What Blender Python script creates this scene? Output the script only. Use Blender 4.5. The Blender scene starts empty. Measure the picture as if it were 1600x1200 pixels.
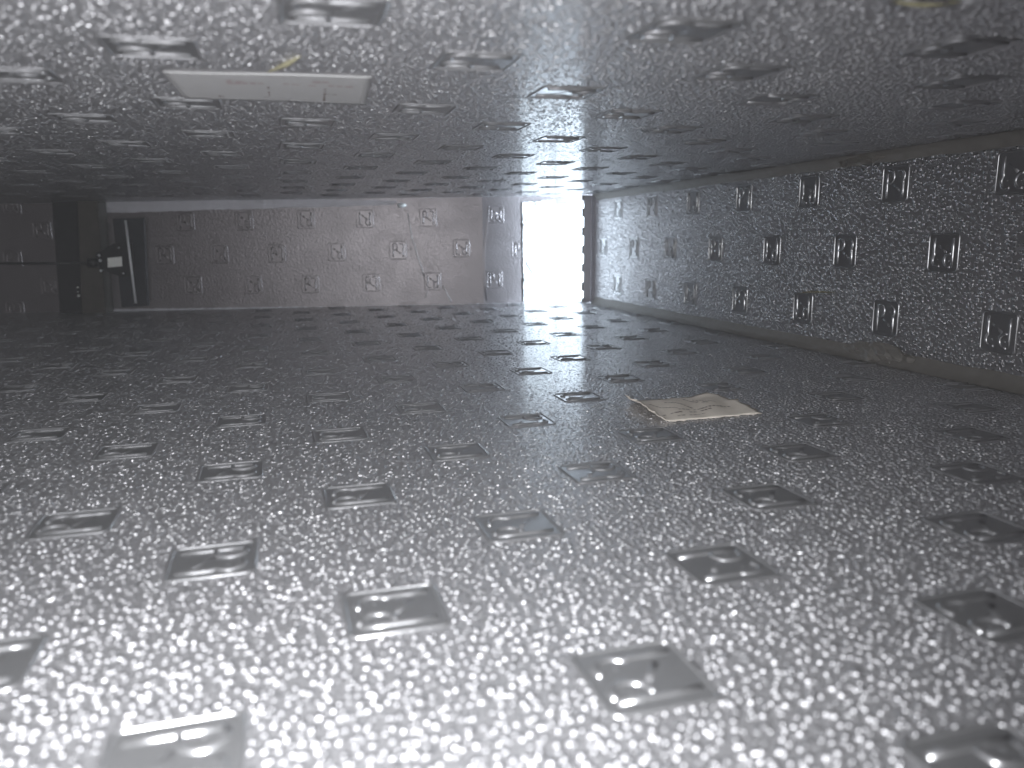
import bpy, math, random
import numpy as np
from mathutils import Vector, Matrix
random.seed(7)
scene = bpy.context.scene
col = scene.collection

# ------------------------------------------------------------------ camera
F_PX = 1229.526                       # focal length in pixels of the 1600 px wide photograph
YAW, PITCH, ROLL = 0.284931, 0.186558, -0.009732
CAM = Vector((0, 0, 0.0995))
FWD = Vector((math.sin(YAW)*math.cos(PITCH), math.cos(YAW)*math.cos(PITCH), -math.sin(PITCH)))
R0 = Vector((math.cos(YAW), -math.sin(YAW), 0)); U0 = R0.cross(FWD)
RGT = math.cos(ROLL)*R0 + math.sin(ROLL)*U0
UPV = -math.sin(ROLL)*R0 + math.cos(ROLL)*U0
cam_data = bpy.data.cameras.new('camera'); cam = bpy.data.objects.new('camera', cam_data); col.objects.link(cam)
m = Matrix((RGT, UPV, -FWD)).transposed().to_4x4(); m.translation = CAM; cam.matrix_world = m
cam_data.sensor_width = 36; cam_data.lens = F_PX/1600*36
cam_data.clip_start = 0.005; cam_data.clip_end = 50
cam_data.dof.use_dof = True; cam_data.dof.focus_distance = 0.52; cam_data.dof.aperture_fstop = 11.5
scene.camera = cam

# ------------------------------------------------------------------ light
world = bpy.data.worlds.new('World'); scene.world = world; world.use_nodes = True
world.node_tree.nodes['Background'].inputs['Color'].default_value = (1.0, 0.95, 0.97, 1)
world.node_tree.nodes['Background'].inputs['Strength'].default_value = 0.12
fl = bpy.data.lights.new('phone_flash', 'SPOT'); flo = bpy.data.objects.new('phone_flash', fl); col.objects.link(flo)
fl.energy = 7.8; fl.color = (0.95, 0.98, 1.0); fl.shadow_soft_size = 0.004; fl.spot_size = math.radians(125); fl.spot_blend = 1.0
flo.matrix_world = Matrix.Translation(CAM + RGT*-0.030 + UPV*0.004 + FWD*0.0) @ m.to_3x3().to_4x4() @ Matrix.Rotation(math.radians(8), 4, 'Y') @ Matrix.Rotation(math.radians(-12), 4, 'X')
dl = bpy.data.lights.new('branch_daylight', 'AREA'); dlo = bpy.data.objects.new('branch_daylight', dl); col.objects.link(dlo)
dl.shape = 'RECTANGLE'; dl.size = 0.11; dl.size_y = 0.145; dl.energy = 16.0; dl.color = (0.74, 0.88, 1.0)
dlo.location = (0.80, 0.99, 0.078)
dlo.rotation_euler = Vector((-0.42, 0.15, 0)).to_track_quat('-Z', 'Y').to_euler()
vs = scene.view_settings
vs.view_transform = 'Standard'; vs.look = 'None'; vs.gamma = 1; vs.use_curve_mapping = False; vs.exposure = 0
cy = scene.cycles
cy.max_bounces = 4; cy.glossy_bounces = 4; cy.diffuse_bounces = 3
cy.sample_clamp_indirect = 3; cy.sample_clamp_direct = 0; cy.use_denoising = True; cy.adaptive_threshold = 0.03; cy.blur_glossy = 0.3
cy.caustics_reflective = True

# ------------------------------------------------------------------ geometry of the place
XW = 0.4429                          # right wall
WALL_END = 1.085                     # where the right wall stops at the branch
def ceil_z(x, y): return 0.1552 + 0.0091*x - 0.0044*(y-0.5)
FAN = -0.17205; FP = Vector((-0.0786, 1.1988, 0)); FN = Vector((-math.sin(FAN), math.cos(FAN), 0)); FT = Vector((math.cos(FAN), math.sin(FAN), 0))
BEND_X = 0.29
BEND = FP + FT*((BEND_X-FP.x)/FT.x)
BAN = 0.09; BT = Vector((math.cos(BAN), math.sin(BAN), 0)); BN = Vector((-math.sin(BAN), math.cos(BAN), 0))
def ray(px, py): return FWD + RGT*((px-800)/F_PX) - UPV*((py-600)/F_PX)
def hit(px, py, n, p): d = ray(px, py); return CAM + d*((p-CAM).dot(n)/d.dot(n))
def on_floor(px, py): return hit(px, py, Vector((0,0,1)), Vector((0,0,0)))
def on_ceil(px, py):
    n = Vector((-0.0091, 0.0044, 1)); return hit(px, py, n, Vector((0, 0.5, 0.1552)))
def on_wall(px, py): return hit(px, py, Vector((1,0,0)), Vector((XW,0,0)))
def on_far(px, py, off=0.0):
    a = hit(px, py, FN, FP - FN*off)
    if a.x > BEND_X: a = hit(px, py, BN, BEND - BN*off)
    return a

# ------------------------------------------------------------------ materials
def mat(name):
    mt = bpy.data.materials.new(name); mt.use_nodes = True
    nt = mt.node_tree; b = nt.nodes['Principled BSDF']; return mt, nt, b
def N(nt, t, **kw):
    n = nt.nodes.new(t)
    for k, v in kw.items(): setattr(n, k, v)
    return n
def stucco(name, base, rough, axes='XY', cell=0.0042, height=0.0022, strength=1.0, metal=0.72):
    mt, nt, b = mat(name); L = nt.links.new
    tc = N(nt, 'ShaderNodeTexCoord'); sx = N(nt, 'ShaderNodeSeparateXYZ'); cb = N(nt, 'ShaderNodeCombineXYZ')
    L(tc.outputs['Object'], sx.inputs[0]); L(sx.outputs[axes[0]], cb.inputs['X']); L(sx.outputs[axes[1]], cb.inputs['Y'])
    vec = cb.outputs[0]
    vo = N(nt, 'ShaderNodeTexVoronoi', feature='F1', voronoi_dimensions='2D'); vo.inputs['Scale'].default_value = 1/cell
    L(vec, vo.inputs['Vector'])
    mr = N(nt, 'ShaderNodeMapRange', interpolation_type='SMOOTHSTEP'); mr.inputs['From Min'].default_value = 0.60; mr.inputs['From Max'].default_value = 0.0
    L(vo.outputs['Distance'], mr.inputs['Value'])
    # bumps differ in height
    sc_ = N(nt, 'ShaderNodeSeparateColor'); L(vo.outputs['Color'], sc_.inputs[0])
    hv = N(nt, 'ShaderNodeMapRange'); hv.inputs['To Min'].default_value = 0.45; hv.inputs['To Max'].default_value = 1.0; L(sc_.outputs[0], hv.inputs['Value'])
    ml = N(nt, 'ShaderNodeMath', operation='MULTIPLY'); L(mr.outputs[0], ml.inputs[0]); L(hv.outputs[0], ml.inputs[1])
    n2 = N(nt, 'ShaderNodeTexNoise', noise_dimensions='2D'); n2.inputs['Scale'].default_value = 0.8/cell; n2.inputs['Detail'].default_value = 0; L(vec, n2.inputs['Vector'])
    ma = N(nt, 'ShaderNodeMath', operation='MULTIPLY_ADD'); L(n2.outputs['Fac'], ma.inputs[0]); ma.inputs[1].default_value = 0.7; L(ml.outputs[0], ma.inputs[2])
    bp = N(nt, 'ShaderNodeBump'); bp.inputs['Strength'].default_value = strength; bp.inputs['Distance'].default_value = height
    L(ma.outputs[0], bp.inputs['Height']); L(bp.outputs[0], b.inputs['Normal'])
    # grime: slow variation of gloss
    n4 = N(nt, 'ShaderNodeTexNoise', noise_dimensions='2D'); n4.inputs['Scale'].default_value = 28; n4.inputs['Detail'].default_value = 1; L(vec, n4.inputs['Vector'])
    cr = N(nt, 'ShaderNodeMapRange'); cr.inputs['From Min'].default_value = 0.3; cr.inputs['From Max'].default_value = 0.7
    cr.inputs['To Min'].default_value = rough-0.015; cr.inputs['To Max'].default_value = rough+0.02
    L(n4.outputs['Fac'], cr.inputs['Value']); L(cr.outputs[0], b.inputs['Roughness'])
    b.inputs['Base Color'].default_value = (*base, 1)
    b.inputs['Metallic'].default_value = metal
    b.inputs['Specular IOR Level'].default_value = 0.3
    return mt
def plain(name, base, rough, metal=0.0, bump=0.0, bscale=300, var=0.25):
    mt, nt, b = mat(name); L = nt.links.new
    tc = N(nt, 'ShaderNodeTexCoord')
    n = N(nt, 'ShaderNodeTexNoise'); n.inputs['Scale'].default_value = bscale; n.inputs['Detail'].default_value = 4; L(tc.outputs['Object'], n.inputs['Vector'])
    mx = N(nt, 'ShaderNodeMix', data_type='RGBA'); mx.inputs['A'].default_value = (*[c*(1-var) for c in base], 1); mx.inputs['B'].default_value = (*base, 1)
    L(n.outputs['Fac'], mx.inputs['Factor']); L(mx.outputs['Result'], b.inputs['Base Color'])
    b.inputs['Roughness'].default_value = rough; b.inputs['Metallic'].default_value = metal
    if bump:
        bp = N(nt, 'ShaderNodeBump'); bp.inputs['Distance'].default_value = bump; L(n.outputs['Fac'], bp.inputs['Height']); L(bp.outputs[0], b.inputs['Normal'])
    return mt
FOIL = stucco('embossed_foil', (0.60, 0.58, 0.61), 0.27, cell=0.0035, height=0.0019, metal=0.87)
FOIL_SIDE = stucco('embossed_foil_side', (0.58, 0.56, 0.59), 0.25, 'YZ', cell=0.0036, height=0.0018, metal=0.93)
FOIL_FAR = stucco('embossed_foil_far', (0.24, 0.222, 0.230), 0.42, 'XZ', cell=0.0026, height=0.00014, metal=0.97)  # same foil, base colour darkened for the weak flash light out there
def relief_mat(name, base, rough, metal, plane, coat):
    mt = plain(name, base, rough, metal, 0, 30, 0.15); nt = mt.node_tree
    at = N(nt, 'ShaderNodeAttribute'); at.attribute_name = 'relief_normal'
    nt.links.new(at.outputs['Vector'], nt.nodes['Principled BSDF'].inputs['Normal'])
    # added level coat, there to give the foil its streak of mirrored daylight
    cn = N(nt, 'ShaderNodeCombineXYZ')
    for k in range(3): cn.inputs[k].default_value = plane[k]
    pb = nt.nodes['Principled BSDF']; nt.links.new(cn.outputs[0], pb.inputs['Coat Normal'])
    pb.inputs['Coat Weight'].default_value = coat; pb.inputs['Coat Roughness'].default_value = 0.16; pb.inputs['Coat IOR'].default_value = 1.5
    return mt
RELIEF = relief_mat('foil_relief', (0.61, 0.598, 0.615), 0.44, 0.79, (0,0,1), 0.55)
RELIEF_TOP = relief_mat('foil_relief_top', (0.61, 0.598, 0.615), 0.44, 0.79, (0.009,-0.0044,-1), 0.6)
RELIEF_SIDE = relief_mat('foil_relief_side', (0.62, 0.605, 0.62), 0.36, 0.83, (-1,0,0), 0.3)
EMB_DARKENED = plain('darkened_smooth_foil', (0.27, 0.25, 0.258), 0.42, 0.97, 0.00006, 400, 0.12)  # smooth foil with the far wall's dimness put into its colour
EMB = plain('smooth_foil', (0.52, 0.515, 0.525), 0.30, 0.84, 0.00006, 400, 0.12)
for _m in (EMB,):
    _b = _m.node_tree.nodes['Principled BSDF']; _b.inputs['Coat Weight'].default_value = 0.5; _b.inputs['Coat Roughness'].default_value = 0.16
TAPE = plain('aluminium_tape', (0.86, 0.87, 0.88), 0.6, 0.2, 0.0006, 60, 0.08)
TAPE_DULL = plain('dull_tape', (0.55, 0.54, 0.58), 0.6, 0.5, 0.0003, 90, 0.2)
PROFILE = plain('joint_profile', (0.34, 0.32, 0.30), 0.55, 0.4, 0.0002, 120, 0.3)
PAPER = plain('paper', (0.40, 0.39, 0.39), 0.8, 0, 0.0001, 200, 0.06)
PAPER_OLD = plain('old_paper', (0.76, 0.69, 0.61), 0.85, 0, 0.0002, 90, 0.25)
INK = plain('ink', (0.20, 0.16, 0.15), 0.8)
INK_RED = plain('ink_red', (0.36, 0.27, 0.27), 0.8)
GLUE = plain('glue', (0.36, 0.33, 0.22), 0.4, 0, 0.0003, 500, 0.4)
BLACK = plain('black_steel', (0.042, 0.039, 0.042), 0.45, 0.2, 0.0002, 100, 0.4)
BLADE = plain('blade_steel', (0.05, 0.05, 0.058), 0.5, 0.0, 0.0001, 80, 0.4)
BROWN = plain('brown_black_channel', (0.075, 0.066, 0.058), 0.6, 0, 0.0002, 80, 0.4)
WHITE = plain('white_sticker_and_glint', (0.85, 0.85, 0.82), 0.8)
EDGE_GLINT = plain('pale_metal_glint', (0.80, 0.81, 0.84), 0.45, 0.3)  # pale base colour stands in for the glint of rod and bolts
PALE = plain('crease_highlight', (0.55, 0.52, 0.53), 0.6, 0.6)  # lighter base colour stands in for light caught along the creases
STEEL = plain('bright_steel', (0.75, 0.75, 0.76), 0.25, 1.0)
FOAM = plain('panel_core', (0.35, 0.33, 0.30), 0.9)

# ------------------------------------------------------------------ mesh helpers
def obj(name, verts, faces, mt, parent=None, smooth=False):
    me = bpy.data.meshes.new(name); me.from_pydata([tuple(v) for v in verts], [], faces); me.update()
    if smooth:
        for p in me.polygons: p.use_smooth = True
    if mt: me.materials.append(mt)
    o = bpy.data.objects.new(name, me); col.objects.link(o)
    if parent: o.parent = parent
    return o
def tag(o, label=None, cat=None, group=None, kind=None):
    for k, v in (('label', label), ('category', cat), ('group', group), ('kind', kind)):
        if v: o[k] = v
    return o
def empty(name, loc=(0,0,0)):
    o = bpy.data.objects.new(name, None); col.objects.link(o); o.location = loc; o.empty_display_size = 0.01; return o
class MB:
    def __init__(s): s.v = []; s.f = []
    def add(s, v, f):
        k = len(s.v); s.v += [Vector(x) for x in v]; s.f += [tuple(i+k for i in q) for q in f]
    def prism(s, pts, off):
        """closed prism: outline pts pushed by the vector off"""
        n = len(pts); v = [Vector(p) for p in pts] + [Vector(p)+off for p in pts]
        s.add(v, [tuple(range(n))[::-1], tuple(range(n, 2*n))] + [(i, (i+1) % n, n+(i+1) % n, n+i) for i in range(n)])
    def tube(s, a, b, r, k=10, r2=None):
        a, b = Vector(a), Vector(b); r2 = r if r2 is None else r2
        d = (b-a).normalized(); u = d.orthogonal().normalized(); w = d.cross(u)
        v = [p + (u*math.cos(t)+w*math.sin(t))*rr for p, rr in ((a, r), (b, r2)) for t in [2*math.pi*i/k for i in range(k)]]
        s.add(v, [(i, (i+1) % k, k+(i+1) % k, k+i) for i in range(k)] + [tuple(range(k))[::-1], tuple(range(k, 2*k))])
    def ridge(s, path, width, height, up=Vector((0,0,1)), closed=False, base=0.0, k=5):
        """a rounded raised line along a path that lies on a plane with normal up"""
        n = len(path); P = [Vector(p) for p in path]; v = []
        for i in range(n):
            if closed: t = P[(i+1) % n]-P[i-1]
            else: t = P[min(i+1, n-1)]-P[max(i-1, 0)]
            sd = t.normalized().cross(up).normalized()
            for j in range(k):
                a = math.pi*j/(k-1)
                v.append(P[i] + sd*math.cos(a)*width/2 + up*(base + math.sin(a)*height))
        f = []
        for i in range(n if closed else n-1):
            for j in range(k-1):
                a = i*k+j; b = ((i+1) % n)*k+j; f.append((a, b, b+1, a+1))
        if not closed: f += [tuple(range(k)), tuple(range((n-1)*k, n*k))[::-1]]
        s.add(v, f)
    def build(s, name, mt, parent=None, smooth=False): return obj(name, s.v, s.f, mt, parent, smooth)

# ------------------------------------------------------------------ the duct: floor, ceiling, walls
def box_mb(x0, x1, y0, y1, zb, zt):
    b = MB(); b.add([(x0,y0,zb(x0,y0)),(x1,y0,zb(x1,y0)),(x1,y1,zb(x1,y1)),(x0,y1,zb(x0,y1)),(x0,y0,zt(x0,y0)),(x1,y0,zt(x1,y0)),(x1,y1,zt(x1,y1)),(x0,y1,zt(x0,y1))],
        [(3,2,1,0),(4,5,6,7),(0,1,5,4),(1,2,6,5),(2,3,7,6),(3,0,4,7)]); return b
X0, X1, Y0, Y1 = -0.80, 0.98, -0.12, 1.42
duct_floor = tag(box_mb(X0, X1, Y0, Y1, lambda x,y: -0.02, lambda x,y: -0.0004).build('duct_floor', FOIL), kind='structure', label='embossed silver foil floor panel of the duct')
duct_ceiling = tag(box_mb(X0, X1, Y0, Y1, lambda x,y: ceil_z(x,y)+0.0004, lambda x,y: ceil_z(x,y)+0.02).build('duct_ceiling', FOIL), kind='structure', label='embossed silver foil ceiling panel of the duct')
right_wall = tag(box_mb(XW+0.0004, XW+0.02, Y0, WALL_END, lambda x,y: -0.004, lambda x,y: ceil_z(x,y)+0.004).build('right_wall', FOIL_SIDE), kind='structure', label='embossed foil side wall receding on the right')
# far wall: one bent panel
fw = MB()
A = FP + FT*((-0.80-FP.x)/FT.x); C = BEND + BT*((0.98-BEND_X)/BT.x)
def up(p, z): return Vector((p.x, p.y, z))
line = [A, BEND, C]; back = [p + Vector((0, 0.02, 0)) for p in line]
for i in range(2):
    a, b, a2, b2 = line[i], line[i+1], back[i], back[i+1]
    za, zb = ceil_z(a.x, a.y)+0.004, ceil_z(b.x, b.y)+0.004
    fw.add([up(a,-0.004), up(b,-0.004), up(b,zb), up(a,za)], [(0,1,2,3)])
    fw.add([up(a2,-0.004), up(b2,-0.004), up(b2,zb), up(a2,za)], [(3,2,1,0)])
    fw.add([up(a,za), up(b,zb), up(b2,zb), up(a2,za)], [(0,1,2,3)])
far_wall = tag(fw.build('far_wall', FOIL_FAR), kind='structure', label='darkened embossed foil wall closing the far end of the duct')

# ------------------------------------------------------------------ the embossed emblems
S = 0.027
def emblem_mesh():
    b = MB()
    def P(x, y, z=0): return Vector(((x-0.5)*S, (y-0.5)*S, z))
    def rounded(half, r, n=4):
        pts = []
        for cx, cyy, a0 in ((1,1,0), (-1,1,90), (-1,-1,180), (1,-1,270)):
            for i in range(n+1):
                t = math.radians(a0 + 90*i/n)
                pts.append(Vector((cx*(half-r)+r*math.cos(t), cyy*(half-r)+r*math.sin(t), 0)))
        return pts
    up_ = Vector((0,0,1))
    plate = rounded(S*0.5, S*0.1); n = len(plate)
    b.add([p + up_*0.00012 for p in plate] + [p*1.02 - up_*0.0002 for p in plate], [tuple(range(n))] + [(i, n+i, n+(i+1) % n, (i+1) % n) for i in range(n)])
    b.ridge(rounded(S*0.475, S*0.09), 0.0012, 0.0005, up_, True, 0.0001)
    w, h = 0.0021, 0.0008
    def arc(cx, cyy, rx, ry, a0, a1, n=14):
        return [P(cx+rx*math.cos(math.radians(a0+(a1-a0)*i/n)), cyy+ry*math.sin(math.radians(a0+(a1-a0)*i/n))) for i in range(n+1)]
    # left letter: a long stem with a half-round bowl
    b.ridge([P(0.20, 0.12), P(0.20, 0.35), P(0.20, 0.62), P(0.20, 0.86)], w, h, up_, base=0.0001)
    b.ridge([P(0.24, 0.86)] + arc(0.31, 0.69, 0.14, 0.17, 90, -90) + [P(0.24, 0.52)], w, h, up_, base=0.0001)
    # right letter: an upper bowl running into a straight lower limb
    b.ridge(arc(0.68, 0.69, 0.15, 0.17, 125, -50) + [P(0.80, 0.50), P(0.80, 0.30), P(0.80, 0.12)], w, h, up_, base=0.0001)
    # link between the two
    b.ridge([P(0.40, 0.50), P(0.54, 0.40), P(0.68, 0.30)], w, h*0.15, up_, base=0.0001)
    for cx, cyy in ((0.30, 0.70), (0.66, 0.68)):
        k = 8; r = 0.0005; c = P(cx, cyy)
        v = [c + Vector((r*math.cos(2*math.pi*i/k), r*math.sin(2*math.pi*i/k), 0.0002)) for i in range(k)] + [c + Vector((r*.6*math.cos(2*math.pi*i/k), r*.6*math.sin(2*math.pi*i/k), 0.0004)) for i in range(k)] + [c + up_*0.0005]
        b.add(v, [(i, (i+1) % k, k+(i+1) % k, k+i) for i in range(k)] + [(k+i, k+(i+1) % k, 2*k) for i in range(k)])
    me = bpy.data.meshes.new('emblem'); me.from_pydata([tuple(v) for v in b.v], [], b.f); me.update()
    import bmesh as _bm
    t = _bm.new(); t.from_mesh(me); _bm.ops.recalc_face_normals(t, faces=t.faces); t.to_mesh(me); t.free()
    for p in me.polygons: p.use_smooth = len(p.vertices) < 10
    me.materials.append(EMB)
    return me
EM = emblem_mesh()
EM_FAR = EM.copy(); EM_FAR.materials.clear(); EM_FAR.materials.append(EMB_DARKENED)
def visible(p, margin=90):
    d = p-CAM; z = d.dot(FWD)
    if z < 0.05: return False
    px, py = 800+F_PX*d.dot(RGT)/z, 600-F_PX*d.dot(UPV)/z
    return -margin < px < 1600+margin and -margin < py < 1200+margin
def emblem(p, ex, ez, parent, turn, size=1.0, sx=1.0, mesh=None):
    """ex: the wall's own 'right', ez: its normal into the duct"""
    ez = ez.normalized(); ex = (ex - ez*ex.dot(ez)).normalized(); ey = ez.cross(ex)
    o = bpy.data.objects.new('emblem', mesh or EM); col.objects.link(o); o.parent = parent
    M = Matrix((ex*sx, ey, ez)).transposed().to_4x4(); M.translation = p
    o.matrix_world = M @ Matrix.Rotation(turn, 4, 'Z') @ Matrix.Scale(size, 4)
    return o
Q = math.pi/2
def lattice(parent, org, rot, place, ex, ez, turns, xr, yr, skip=()):
    c, s = math.cos(rot), math.sin(rot); n = []
    for i in range(-40, 41):
        for j in range(-40, 41):
            if (i+j) % 2: continue
            x = org[0] + (c*i - s*j)*0.05; y = org[1] + (s*i + c*j)*0.05
            if not (xr[0] < x < xr[1] and yr[0] < y < yr[1]): continue
            p = place(x, y)
            if not visible(p) or any(k[0]-0.01 < x < k[1]+0.01 and k[2]-0.01 < y < k[3]+0.01 for k in skip): continue
            emblem(p, ex, ez, parent, turns(i, j) + random.uniform(-0.012, 0.012)); n.append((x, y))
    return n
nf = lattice(duct_floor, (0.02487, 0.29987), -0.00285, lambda x, y: Vector((x, y, 0.0)), Vector((1,0,0)), Vector((0,0,1)),
        lambda i, j: (Q, -Q, Q, math.pi, -Q, 0.0)[(i*5 + j*3) % 6], (X0, XW-0.014), (0.05, 1.18))
def on_far_front(x, y):   # keep clear of the far wall
    return (Vector((x, y, 0))-FP).dot(FN) < -0.012
nc = lattice(duct_ceiling, (0.01844, 0.42033), -0.00542, lambda x, y: Vector((x, y, ceil_z(x, y))), Vector((1,0,0)), Vector((0.0091,-0.0044,-1)),
        lambda i, j: (Q, Q, -Q, -Q, Q, math.pi)[(i*3 + j*5) % 6], (X0, XW-0.016), (0.05, 1.10), skip=((-0.022, 0.027, 0.309, 0.343),))
nw = lattice(right_wall, (0.54568, 0.08438), -0.00492, lambda y, z: Vector((XW, y, z)), Vector((0,-1,0)), Vector((-1,0,0)),
        lambda i, j: (0, math.pi)[((i-j)//2 + (j > 0)) % 2], (0.2, WALL_END-0.02), (0.01, 0.145))
for px, py in [(290,346),(382,345),(478,343),(570,342),(669,340),(775,335),(258,398),(343,397),(433,396),(526,394),(622,391),(721,388),(302,446),(396,445),(485,444),(580,442),(676,440),(773,437),(812,390),
               (18,320),(66,360),(20,405),(78,447),(24,486)]:
    p = on_far(px, py); t = FT if p.x <= BEND_X else BT; n = FN if p.x <= BEND_X else BN
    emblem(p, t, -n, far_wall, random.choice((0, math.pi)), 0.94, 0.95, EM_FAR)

# ------------------------------------------------------------------ the stucco relief of the foil as real bumps
def hash01(i, j, k):
    h = (i.astype(np.uint64)*np.uint64(374761393) + j.astype(np.uint64)*np.uint64(668265263) + np.uint64(k*2246822519 % 4294967291)) & np.uint64(0xFFFFFFFF)
    h = ((h ^ (h >> np.uint64(13)))*np.uint64(1274126177)) & np.uint64(0xFFFFFFFF)
    h = ((h ^ (h >> np.uint64(16)))*np.uint64(2654435761)) & np.uint64(0xFFFFFFFF)
    return ((h ^ (h >> np.uint64(15))) & np.uint64(0xFFFFFF)).astype(np.float64)/16777216.0
def relief(U, V, cell, rad, hgt):
    ci = np.floor(U/cell).astype(np.int64)+5000; cj = np.floor(V/cell).astype(np.int64)+5000
    D = np.zeros_like(U)
    for a in (-1, 0, 1):
        for b in (-1, 0, 1):
            i = ci+a; j = cj+b
            pu = (i-5000+0.5+0.95*(hash01(i, j, 1)-0.5))*cell; pv = (j-5000+0.5+0.95*(hash01(i, j, 2)-0.5))*cell
            r = rad*(0.65+0.7*hash01(i, j, 3)); h = hgt*(0.45+0.75*hash01(i, j, 4))
            an = hash01(i, j, 5)*math.pi; el = 1+0.35*hash01(i, j, 6)
            du, dv = U-pu, V-pv; ca, sa = np.cos(an), np.sin(an)
            q = ((ca*du+sa*dv)/el)**2 + (-sa*du+ca*dv)**2
            D = np.maximum(D, h*np.sqrt(np.maximum(0, 1-q/(r*r))**1.4))
    return D
def relief_sheet(bands, emblems, parent, mt, to_xyz, nrm, cell=0.0024, rad=0.00091, hgt=0.0004, steep=9.0, clear=()):
    V_, F_, N_, base = [], [], [], 0
    for u0, u1, v0, v1, su, sv in bands:
        us = np.linspace(u0, u1, int((u1-u0)/su)+2); vs_ = np.linspace(v0, v1, int((v1-v0)/sv)+2)
        U, V = np.meshgrid(us, vs_)
        D0 = relief(U, V, cell, rad, hgt); D = D0.copy()
        for ex, ey in emblems:
            hs = S*0.5+0.0002
            i0, i1 = np.searchsorted(us, (ex-hs, ex+hs)); j0, j1 = np.searchsorted(vs_, (ey-hs, ey+hs))
            D[j0:j1, i0:i1] = 0
        for mx0, mx1, my0, my1 in clear:
            i0, i1 = np.searchsorted(us, (mx0, mx1)); j0, j1 = np.searchsorted(vs_, (my0, my1)); D[j0:j1, i0:i1] = 0
        P = to_xyz(U, V, D); nu, nv = len(us), len(vs_)
        V_.append(P.reshape(-1, 3))
        e = 0.00016; gu = (relief(U+e, V, cell, rad, hgt)-D0)*(steep/e); gv = (relief(U, V+e, cell, rad, hgt)-D0)*(steep/e); gu[D == 0] = 0; gv[D == 0] = 0; ln = np.sqrt(1+gu*gu+gv*gv)
        N_.append(nrm(-gu/ln, -gv/ln, 1/ln).reshape(-1, 3))
        idx = base + np.arange(nu*nv).reshape(nv, nu)
        F_.append(np.stack([idx[:-1, :-1], idx[:-1, 1:], idx[1:, 1:], idx[1:, :-1]], -1).reshape(-1, 4)); base += nu*nv
    VV = np.concatenate(V_).astype(np.float32); FF = np.concatenate(F_).astype(np.int32)
    me = bpy.data.meshes.new('embossed_bumps'); me.vertices.add(len(VV)); me.vertices.foreach_set('co', VV.ravel())
    me.loops.add(FF.size); me.loops.foreach_set('vertex_index', FF.ravel())
    me.polygons.add(len(FF)); me.polygons.foreach_set('loop_start', np.arange(0, FF.size, 4, dtype=np.int32))
    me.polygons.foreach_set('use_smooth', np.ones(len(FF), dtype=bool)); me.update(calc_edges=True); me.validate()
    at = me.attributes.new('relief_normal', 'FLOAT_VECTOR', 'POINT'); at.data.foreach_set('vector', np.concatenate(N_).astype(np.float32).ravel())
    me.materials.append(mt); o = bpy.data.objects.new('embossed_bumps', me); col.objects.link(o); o.parent = parent; o['kind'] = 'stuff'
    print('relief', parent.name, len(FF)*2)
    return o
def graded(y, y1, right):
    """bands across the duct whose mesh grows coarser with distance; the bumps themselves do not change"""
    out = []
    while y < y1:
        e = min(y1, y*1.12+0.004)
        out.append((max(-0.62, -0.075-0.42*e), min(right, 0.13+1.02*e), y, e, max(0.00052, 0.0019*y), max(0.00052, 0.0032*y))); y = e
    return out
relief_sheet(graded(0.085, 1.27, XW-0.004), nf, duct_floor, RELIEF, lambda U, V, D: np.stack([U, V, D], -1), lambda a, b, c: np.stack([a, b, c], -1))
relief_sheet(graded(0.15, 1.27, XW-0.004), nc, duct_ceiling, RELIEF_TOP, lambda U, V, D: np.stack([U, V, 0.1552+0.0091*U-0.0044*(V-0.5)-D], -1), lambda a, b, c: np.stack([a, b, -c], -1), clear=((-0.033, 0.038, 0.298, 0.354),))
relief_sheet([(0.26, 0.55, 0.001, 0.1575, 0.00065, 0.00065), (0.55, 0.80, 0.001, 0.1570, 0.0008, 0.0008), (0.80, WALL_END-0.004, 0.001, 0.1570, 0.0010, 0.0010)], nw, right_wall, RELIEF_SIDE,
    lambda U, V, D: np.stack([XW-D, U, V], -1), lambda a, b, c: np.stack([-c, a, b], -1), cell=0.0029, rad=0.00092, steep=8.0)

# creases and the bend of the far wall
def far_path(pts, off=0.0): return [on_far(x, y, off) for x, y in pts]
for pts, w in (([(637,333),(640,350),(643,370),(648,384),(651,398),(659,418),(662,432)], 0.0016), ([(659,420),(664,436),(669,452),(664,466)], 0.0014), ([(692,447),(698,458),(705,471)], 0.0018)):
    b = MB(); b.ridge(far_path(pts), w, 0.0003, -FN); b.build('crease', PALE, far_wall, True)
b = MB(); b.ridge(far_path([(764,322),(762,345),(759,365),(757,390),(757,420),(758,445),(760,470)]), 0.0026, 0.0003, -FN); b.build('bend_fold', EMB_DARKENED, far_wall, True)

# ------------------------------------------------------------------ joint profiles in the corners of the right wall
def corner_strip(name, z_of, w, hgt, sgn, label):
    root = empty(name, (XW, 0.6, z_of(0.6)))
    b = MB(); n = 60; rows = []
    for i in range(n+1):
        y = Y0 + (WALL_END-0.012-Y0)*i/n
        j = random.uniform(-0.0006, 0.0006); z = z_of(y)
        rows.append([(XW-w+j, y, z+sgn*0.0004), (XW-w*0.8, y, z+sgn*0.0012), (XW-w*0.3+j, y, z+sgn*hgt*0.55), (XW-0.0012, y, z+sgn*hgt*0.9+j), (XW-0.0003, y, z+sgn*hgt+j)])
    v = [Vector(p) for r in rows for p in r]; f = [(i*5+k, i*5+k+1, i*5+5+k+1, i*5+5+k) for i in range(n) for k in range(4)]
    s = MB(); s.v = v; s.f = f
    o = s.build('strip', PROFILE, None, True); o.parent = root; o.matrix_parent_inverse = Matrix.Translation(root.location).inverted()
    tag(root, label, 'joint strip', 'corner joint strips'); return root
bot_strip = corner_strip('corner_joint_strip', lambda y: 0.0, 0.010, 0.0100, 1, 'dark grey joint strip along the foot of the right wall')
top_strip = corner_strip('corner_joint_strip', lambda y: ceil_z(XW, y), 0.008, 0.0085, -1, 'dark grey joint strip where the right wall meets the ceiling')
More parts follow.
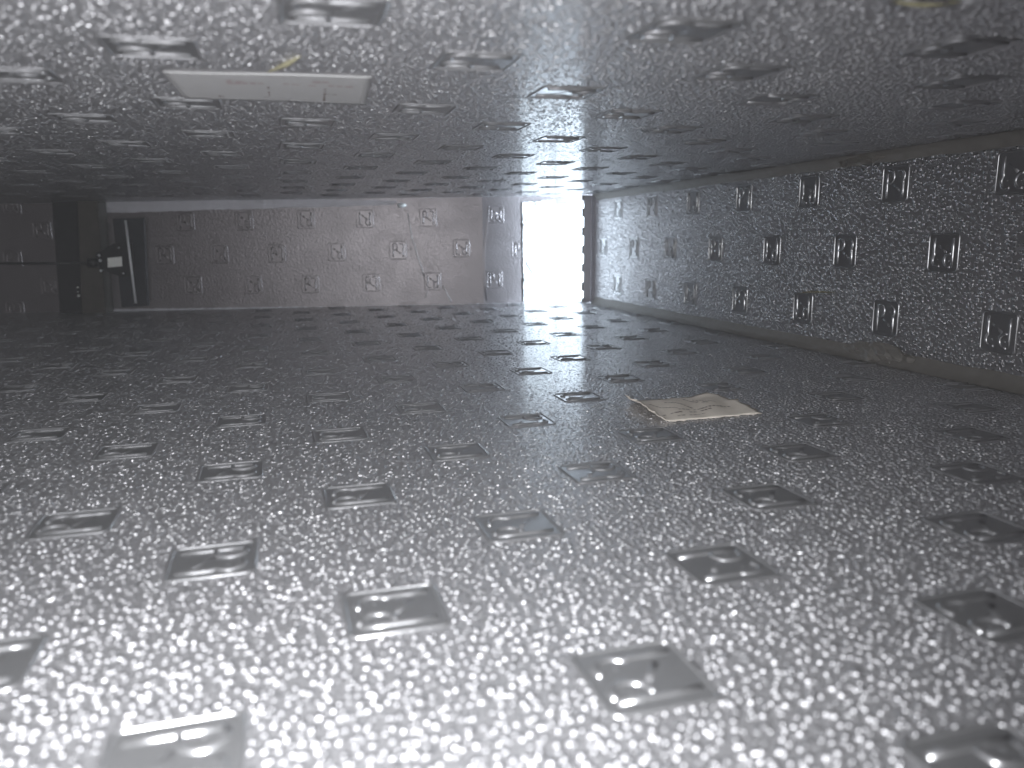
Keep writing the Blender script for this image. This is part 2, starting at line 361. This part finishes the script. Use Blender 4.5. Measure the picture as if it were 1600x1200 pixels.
def crumple(root, c, ext, seed, n=14, mt=PROFILE):
    rnd = random.Random(seed); v = []; f = []
    for i in range(n+1):
        for k in range(7):
            u = i/n-0.5; w = k/6
            e = (1-(2*u)**2)
            v.append(Vector((c.x - 0.004 - 0.006*(1-w)*e - rnd.uniform(0, 0.0022), c.y + u*ext + rnd.uniform(-1, 1)*0.001, c.z + (w-0.5)*0.012*(0.4+e) + rnd.uniform(-1, 1)*0.0012)))
    f = [(i*7+k, i*7+k+1, i*7+8+k, i*7+7+k) for i in range(n) for k in range(6)]
    o = obj('crumpled_tape', v, f, mt); o.parent = root; o.matrix_parent_inverse = Matrix.Translation(root.location).inverted(); return o
crumple(top_strip, on_wall(1350, 243) + Vector((0.003,0,0)), 0.060, 3)
crumple(bot_strip, on_wall(1375, 552) + Vector((0.003,0,0)), 0.075, 5)

# ------------------------------------------------------------------ end profile of the right wall with its toothed edge
root = empty('end_profile', (XW, WALL_END, 0))
def child(b, name, mt, root, smooth=False):
    o = b.build(name, mt, None, smooth); o.parent = root; o.matrix_parent_inverse = Matrix.Translation(root.location).inverted(); return o
zt = ceil_z(XW, WALL_END)-0.001
b = MB(); b.prism([(XW-0.0015, WALL_END-0.004, 0.001), (XW-0.0015, WALL_END+0.003, 0.001), (XW+0.02, WALL_END+0.003, 0.001), (XW+0.02, WALL_END-0.004, 0.001)], Vector((0, 0, zt-0.001)))
child(b, 'edge_channel', TAPE_DULL, root)
b = MB(); b.prism([(XW-0.013, WALL_END+0.003, 0.001), (XW-0.013, WALL_END+0.0045, 0.001), (XW-0.0016, WALL_END+0.0045, 0.001), (XW-0.0016, WALL_END+0.003, 0.001)], Vector((0, 0, zt-0.001)))
child(b, 'flange', TAPE_DULL, root)
for z0, z1 in ((0.000, 0.008), (0.018, 0.031), (0.046, 0.058), (0.072, 0.084), (0.098, 0.110), (0.125, 0.137), (0.148, zt)):
    b = MB(); b.prism([(XW-0.0160, WALL_END+0.0032, max(z0, 0.001)), (XW-0.0160, WALL_END+0.0044, max(z0, 0.001)), (XW-0.0131, WALL_END+0.0044, max(z0, 0.001)), (XW-0.0131, WALL_END+0.0032, max(z0, 0.001))], Vector((0, 0, z1-max(z0, 0.001))))
    child(b, 'tooth', PROFILE, root)
tag(root, 'grey upright edge strip with dark teeth ending the right wall', 'edge strip')

# ------------------------------------------------------------------ tapes on the far wall
def tape_patch(name, corners, mt, label, nx=24, ny=30, amp=0.0014, seed=1, ragged=0.0, off=0.0008, folds=()):
    rnd = random.Random(seed); (tl, tr, br, bl) = corners; v = []
    ph = [(rnd.uniform(20, 90), rnd.uniform(20, 90), rnd.uniform(0, 6)) for _ in range(5)]
    for j in range(ny+1):
        for i in range(nx+1):
            u, w = i/nx, j/ny
            px = (tl[0]*(1-u)+tr[0]*u)*(1-w)+(bl[0]*(1-u)+br[0]*u)*w; py = (tl[1]*(1-u)+tr[1]*u)*(1-w)+(bl[1]*(1-u)+br[1]*u)*w
            if i in (0, nx): px += rnd.uniform(-1, 1)*ragged
            if j in (0, ny): py += rnd.uniform(-1, 1)*ragged
            p = on_far(px, py); n = FN if p.x <= BEND_X else BN
            h = sum(abs(math.sin(a*u*0.35 + b_*w*0.25 + c)) for a, b_, c in ph)/5
            for (fx0, fy0, fx1, fy1, fw_) in folds:
                dx, dy = fx1-fx0, fy1-fy0; t = max(0, min(1, ((px-fx0)*dx+(py-fy0)*dy)/(dx*dx+dy*dy)))
                d = math.hypot(px-fx0-t*dx, py-fy0-t*dy); h += 2.2*math.exp(-(d/fw_)**2)
            v.append(p - n*(off + amp*h + rnd.uniform(0, 0.15)*amp))
    f = [(j*(nx+1)+i, (j+1)*(nx+1)+i, (j+1)*(nx+1)+i+1, j*(nx+1)+i+1) for j in range(ny) for i in range(nx)]
    o = obj(name, v, f, mt, None, False); tag(o, label, 'tape', 'foil tapes on the far wall')
    return o
tape_patch('foil_tape', ((816,316),(866,313),(868,472),(818,471)), TAPE, 'crumpled bright foil tape left of the two at the lit corner', 26, 60, 0.0007, 4, 0.6,
    folds=((826,330,850,312,2.2), (822,345,862,318,2.0), (818,352,838,347,1.8), (823,410,832,425,2.2), (820,438,832,430,1.8), (835,316,848,322,2)))
tape_patch('foil_tape', ((868,320),(912,318),(914,471),(870,471)), TAPE, 'smooth bright foil tape beside the toothed edge strip', 20, 50, 0.0004, 9, 0.4,
    folds=((872,326,900,330,2.2), (868,392,872,400,2)))
tape_patch('foil_tape', ((158,307),(620,313),(618,320),(160,333)), TAPE_DULL, 'long grey tape tapering along the top of the far wall', 60, 5, 0.0005, 12, 0.8)
tape_patch('foil_tape', ((165,483),(480,479),(480,482),(165,490)), TAPE_DULL, 'narrow grey tape along the bottom edge of the far wall', 60, 3, 0.0005, 15, 0.7)
# blob of sealant on the upper tape
p = on_far(627, 321)
b = MB(); k = 10
for (r, h) in ((0.006, 0.0), (0.005, 0.003), (0.0025, 0.005)):
    pass
rings = [(0.0065, 0.0), (0.0058, 0.0025), (0.0035, 0.0048), (0.0008, 0.0055)]
v = []
for r, h in rings:
    for i in range(k):
        a = 2*math.pi*i/k; q = 1+0.25*math.sin(3*a+1)
        v.append(p + FT*(r*q*math.cos(a)) + Vector((0,0,1))*(r*0.55*math.sin(a)) - FN*h)
b.add(v, [(j*k+i, j*k+(i+1) % k, (j+1)*k+(i+1) % k, (j+1)*k+i) for j in range(3) for i in range(k)] + [tuple(range(3*k, 4*k))])
tag(b.build('sealant_blob', TAPE, None, True), 'small pale lump of sealant at the top of the far wall', 'sealant')

# ------------------------------------------------------------------ damper at the left end of the far wall
def farq(pts, off): return [on_far(x, y, off) for x, y in pts]
# upright post
post = empty('upright_post', on_far(120, 490, 0.03))
b = MB(); b.prism(farq([(80,300),(120,301),(128,494),(94,495)], 0.030), FN*0.028); child(b, 'channel', BLACK, post)
b = MB(); b.prism(farq([(120.5,301),(151,303),(165,491),(128.5,494)], 0.034), FN*0.03); child(b, 'cover', BROWN, post)
for x, y, r in ((121.5,449,0.0016), (123,462,0.0022), (122,456,0.0010)):
    b = MB(); c = on_far(x, y, 0.0305); b.tube(c, c-FN*0.002, r, 8, r*0.6); child(b, 'screw', WHITE, post, True)  # screws are coloured white in place of a metal sparkle
tag(post, 'dark upright post standing before the left end of the far wall', 'post')
dam = empty('damper', on_far(215, 480, 0.008))
b = MB(); b.prism(farq([(176,342),(196,341),(214,479),(190,480)], 0.010), FN*0.004); child(b, 'rear_leaf', BLADE, dam)
b = MB(); b.prism(farq([(197,341),(224,340),(231,478),(214.5,479)], 0.012), FN*0.006); child(b, 'front_leaf', BLADE, dam)
b = MB(); b.tube(on_far(196, 344, 0.050), on_far(212, 474, 0.050), 0.0016, 10); child(b, 'bright_edge_rod', EDGE_GLINT, dam, True)
tag(dam, 'black damper with bright upright edge rod, bracket and long thin rod', 'damper')
arm = dam
b = MB(); b.prism(farq([(149,396),(158,392),(176,381),(192,377),(206,379),(209,431),(192,434),(176,428),(158,420),(150,416)], 0.040), FN*0.006); child(b, 'bracket', BLACK, arm)
b = MB(); b.tube(on_far(-30, 411.5, 0.045), on_far(152, 411.5, 0.045), 0.0017, 10); child(b, 'rod', BLACK, arm, True)
b = MB(); b.tube(on_far(138, 411, 0.045), on_far(153, 410.5, 0.045), 0.0062, 12); child(b, 'collar', BLACK, arm, True)
for x, y, r in ((155,399,0.0020), (156.5,407,0.0024), (158,423,0.0018), (186,387,0.0014), (193,427,0.0012)):
    c = on_far(x, y, 0.0405); b = MB(); b.tube(c, c-FN*0.0025, r, 8, r*0.6); child(b, 'bolt', EDGE_GLINT, arm, True)
b = MB(); b.prism(farq([(168,403),(190,401),(191,416),(168.5,418)], 0.0412), FN*0.0009)
tag(b.build('white_sticker', WHITE), 'small white square sticker on the black damper bracket', 'sticker')

# ------------------------------------------------------------------ paper label on the floor, curling at its edges
def sheet(name, corners, curl, mt, flip, label, nx=24, ny=18, rag=0.0, lift=0.0008, thick=0.0003):
    tl, tr, br, bl = corners; v = []
    for j in range(ny+1):
        for i in range(nx+1):
            u, w = i/nx, j/ny
            p = (tl*(1-u)+tr*u)*(1-w) + (bl*(1-u)+br*u)*w
            if i in (0, nx): p = p + (tr-tl)*random.uniform(-1, 1)*rag
            if j in (0, ny): p = p + (bl-tl)*random.uniform(-1, 1)*rag
            v.append(p + Vector((0, 0, flip*(lift + curl(u, w)))))
    f = [(j*(nx+1)+i, (j+1)*(nx+1)+i, (j+1)*(nx+1)+i+1, j*(nx+1)+i+1) for j in range(ny) for i in range(nx)]
    o = obj(name, v, f, mt, None, True)
    so = o.modifiers.new('thickness', 'SOLIDIFY'); so.thickness = thick; so.offset = 0
    tag(o, label, 'paper label'); return o
fc = [on_floor(*p) for p in ((975,630),(1122,619),(1190,648),(1034,662))]
def fcurl(u, w):
    z = 0.0045*max(0, 1-u/0.12)**2*(1-0.55*w) + 0.0016*math.sin(u*9+w*3)**2*w*(1-w)*4
    z += 0.0022*max(0, 1-math.hypot((u-0.86)/0.16, w/0.14))
    z += 0.0012*max(0, 1-math.hypot((u-1)/0.10, (w-0.45)/0.14))
    return z
paper = sheet('torn_paper_label', fc, fcurl, PAPER_OLD, 1, 'curled beige paper label lying on the foil floor', rag=0.022)
def print_lines(parent, corners, rows, flip, mt, curl, name='printed_text', lift=0.00125):
    tl, tr, br, bl = corners; b = MB()
    def P(u, w): return (tl*(1-u)+tr*u)*(1-w) + (bl*(1-u)+br*u)*w + Vector((0, 0, flip*(lift + curl(u, w))))
    for (u0, w0, u1, w1, th) in rows:
        du, dw = u1-u0, w1-w0; ln = math.hypot(du, dw); nu, nw_ = -dw/ln*th, du/ln*th; n = max(2, int(ln*26))
        for i in range(n):
            if random.random() < 0.15: continue
            a, c = i/n, (i+random.uniform(0.6, 0.95))/n; h = random.uniform(0.5, 1.0)
            q = [P(u0+du*a-nu*h, w0+dw*a-nw_*h), P(u0+du*c-nu*h, w0+dw*c-nw_*h), P(u0+du*c+nu*h, w0+dw*c+nw_*h), P(u0+du*a+nu*h, w0+dw*a+nw_*h)]
            b.add(q, [(0,1,2,3)])
    o = b.build(name, mt, parent); o['kind'] = 'stuff'; return o
print_lines(paper, fc, [(0.10,0.78,0.62,0.72,0.018),(0.30,0.66,0.90,0.62,0.018),(0.15,0.30,0.32,0.62,0.012),(0.33,0.24,0.5,0.62,0.014),(0.55,0.16,0.72,0.5,0.014),(0.62,0.16,0.78,0.48,0.01),(0.20,0.88,0.5,0.84,0.012)], 1, INK, fcurl)
lc = [on_ceil(*p) for p in ((254,110),(581,118),(572,163),(288,152))]
for p in lc: pass
lab = sheet('ceiling_paper_label', lc, lambda u, w: 0.0001*math.sin(u*8), PAPER, -1, 'white paper label stuck to the foil ceiling', lift=0.0003, thick=0.0001)
flat = lambda u, w: 0.0001*math.sin(u*8)
print_lines(lab, lc, [(0.23,0.22,0.36,0.27,0.025),(0.27,0.32,0.50,0.30,0.03),(0.55,0.30,0.72,0.34,0.022),(0.70,0.22,0.80,0.20,0.025),(0.78,0.32,0.96,0.33,0.028)], -1, INK_RED, flat, lift=0.00045)
print_lines(lab, lc, [(0.47,0.42,0.46,0.80,0.009),(0.43,0.82,0.46,0.80,0.012),(0.765,0.42,0.755,0.90,0.009),(0.77,0.62,0.83,0.62,0.012),(0.19,0.83,0.225,0.83,0.03)], -1, INK, flat, 'printed_marks', 0.00045)

# ------------------------------------------------------------------ dried glue smears
def smear(pts, place, nrm, w, label):
    b = MB(); P = []
    for i in range(len(pts)-1):
        for t in range(5): P.append((pts[i][0]+(pts[i+1][0]-pts[i][0])*t/5, pts[i][1]+(pts[i+1][1]-pts[i][1])*t/5))
    P.append(pts[-1]); V = [place(*p) for p in P]; n = len(V); v = []
    for i, p in enumerate(V):
        t = (V[min(i+1, n-1)]-V[max(i-1, 0)]).normalized(); sd = t.cross(nrm).normalized()
        ww = 0.42*w*(0.25+math.sin(math.pi*i/(n-1)))*random.uniform(0.5, 1.1); hh = 0.0011*math.sin(math.pi*i/(n-1))
        v += [p+sd*ww+nrm*0.0003, p+sd*ww*0.4+nrm*(0.0004+hh), p-sd*ww*0.5+nrm*(0.0004+hh*0.8), p-sd*ww+nrm*0.0003]
    b.add(v, [(i*4+k, i*4+k+1, i*4+5+k, i*4+4+k) for i in range(n-1) for k in range(3)])
    tag(b.build('glue_smear', GLUE, None, True), label, 'glue', 'dried yellow glue smears')
smear([(418,112),(432,104),(448,97),(460,90),(470,86)], on_ceil, Vector((0,0,-1)), 0.0022, 'yellow glue smear above the white ceiling label')
smear([(1246,459),(1262,456),(1285,456),(1306,457)], on_wall, Vector((-1,0,0)), 0.0016, 'faint yellow glue smear on the right wall')
smear([(1395,1),(1440,2),(1500,1)], on_ceil, Vector((0,0,-1)), 0.0014, 'yellow glue smear on the ceiling at the top of the picture')
# ------------------------------------------------------------------ added thin volume that imitates lens glare and lifts the blacks
b = box_mb(-0.90, 1.10, -0.30, 1.60, lambda x,y: -0.06, lambda x,y: 0.24)
hm = bpy.data.materials.new('glare_veil'); hm.use_nodes = True; ht = hm.node_tree; ht.nodes.clear()
ho = ht.nodes.new('ShaderNodeOutputMaterial'); hv_ = ht.nodes.new('ShaderNodeVolumePrincipled')
hv_.inputs['Color'].default_value = (0.97, 0.97, 1.0, 1); hv_.inputs['Density'].default_value = 0.012
ht.links.new(hv_.outputs[0], ho.inputs['Volume'])
tag(b.build('lens_glare_volume', hm), kind='stuff', label='added thin volume imitating lens glare')
print('emblems', len(nf), len(nc), len(nw))
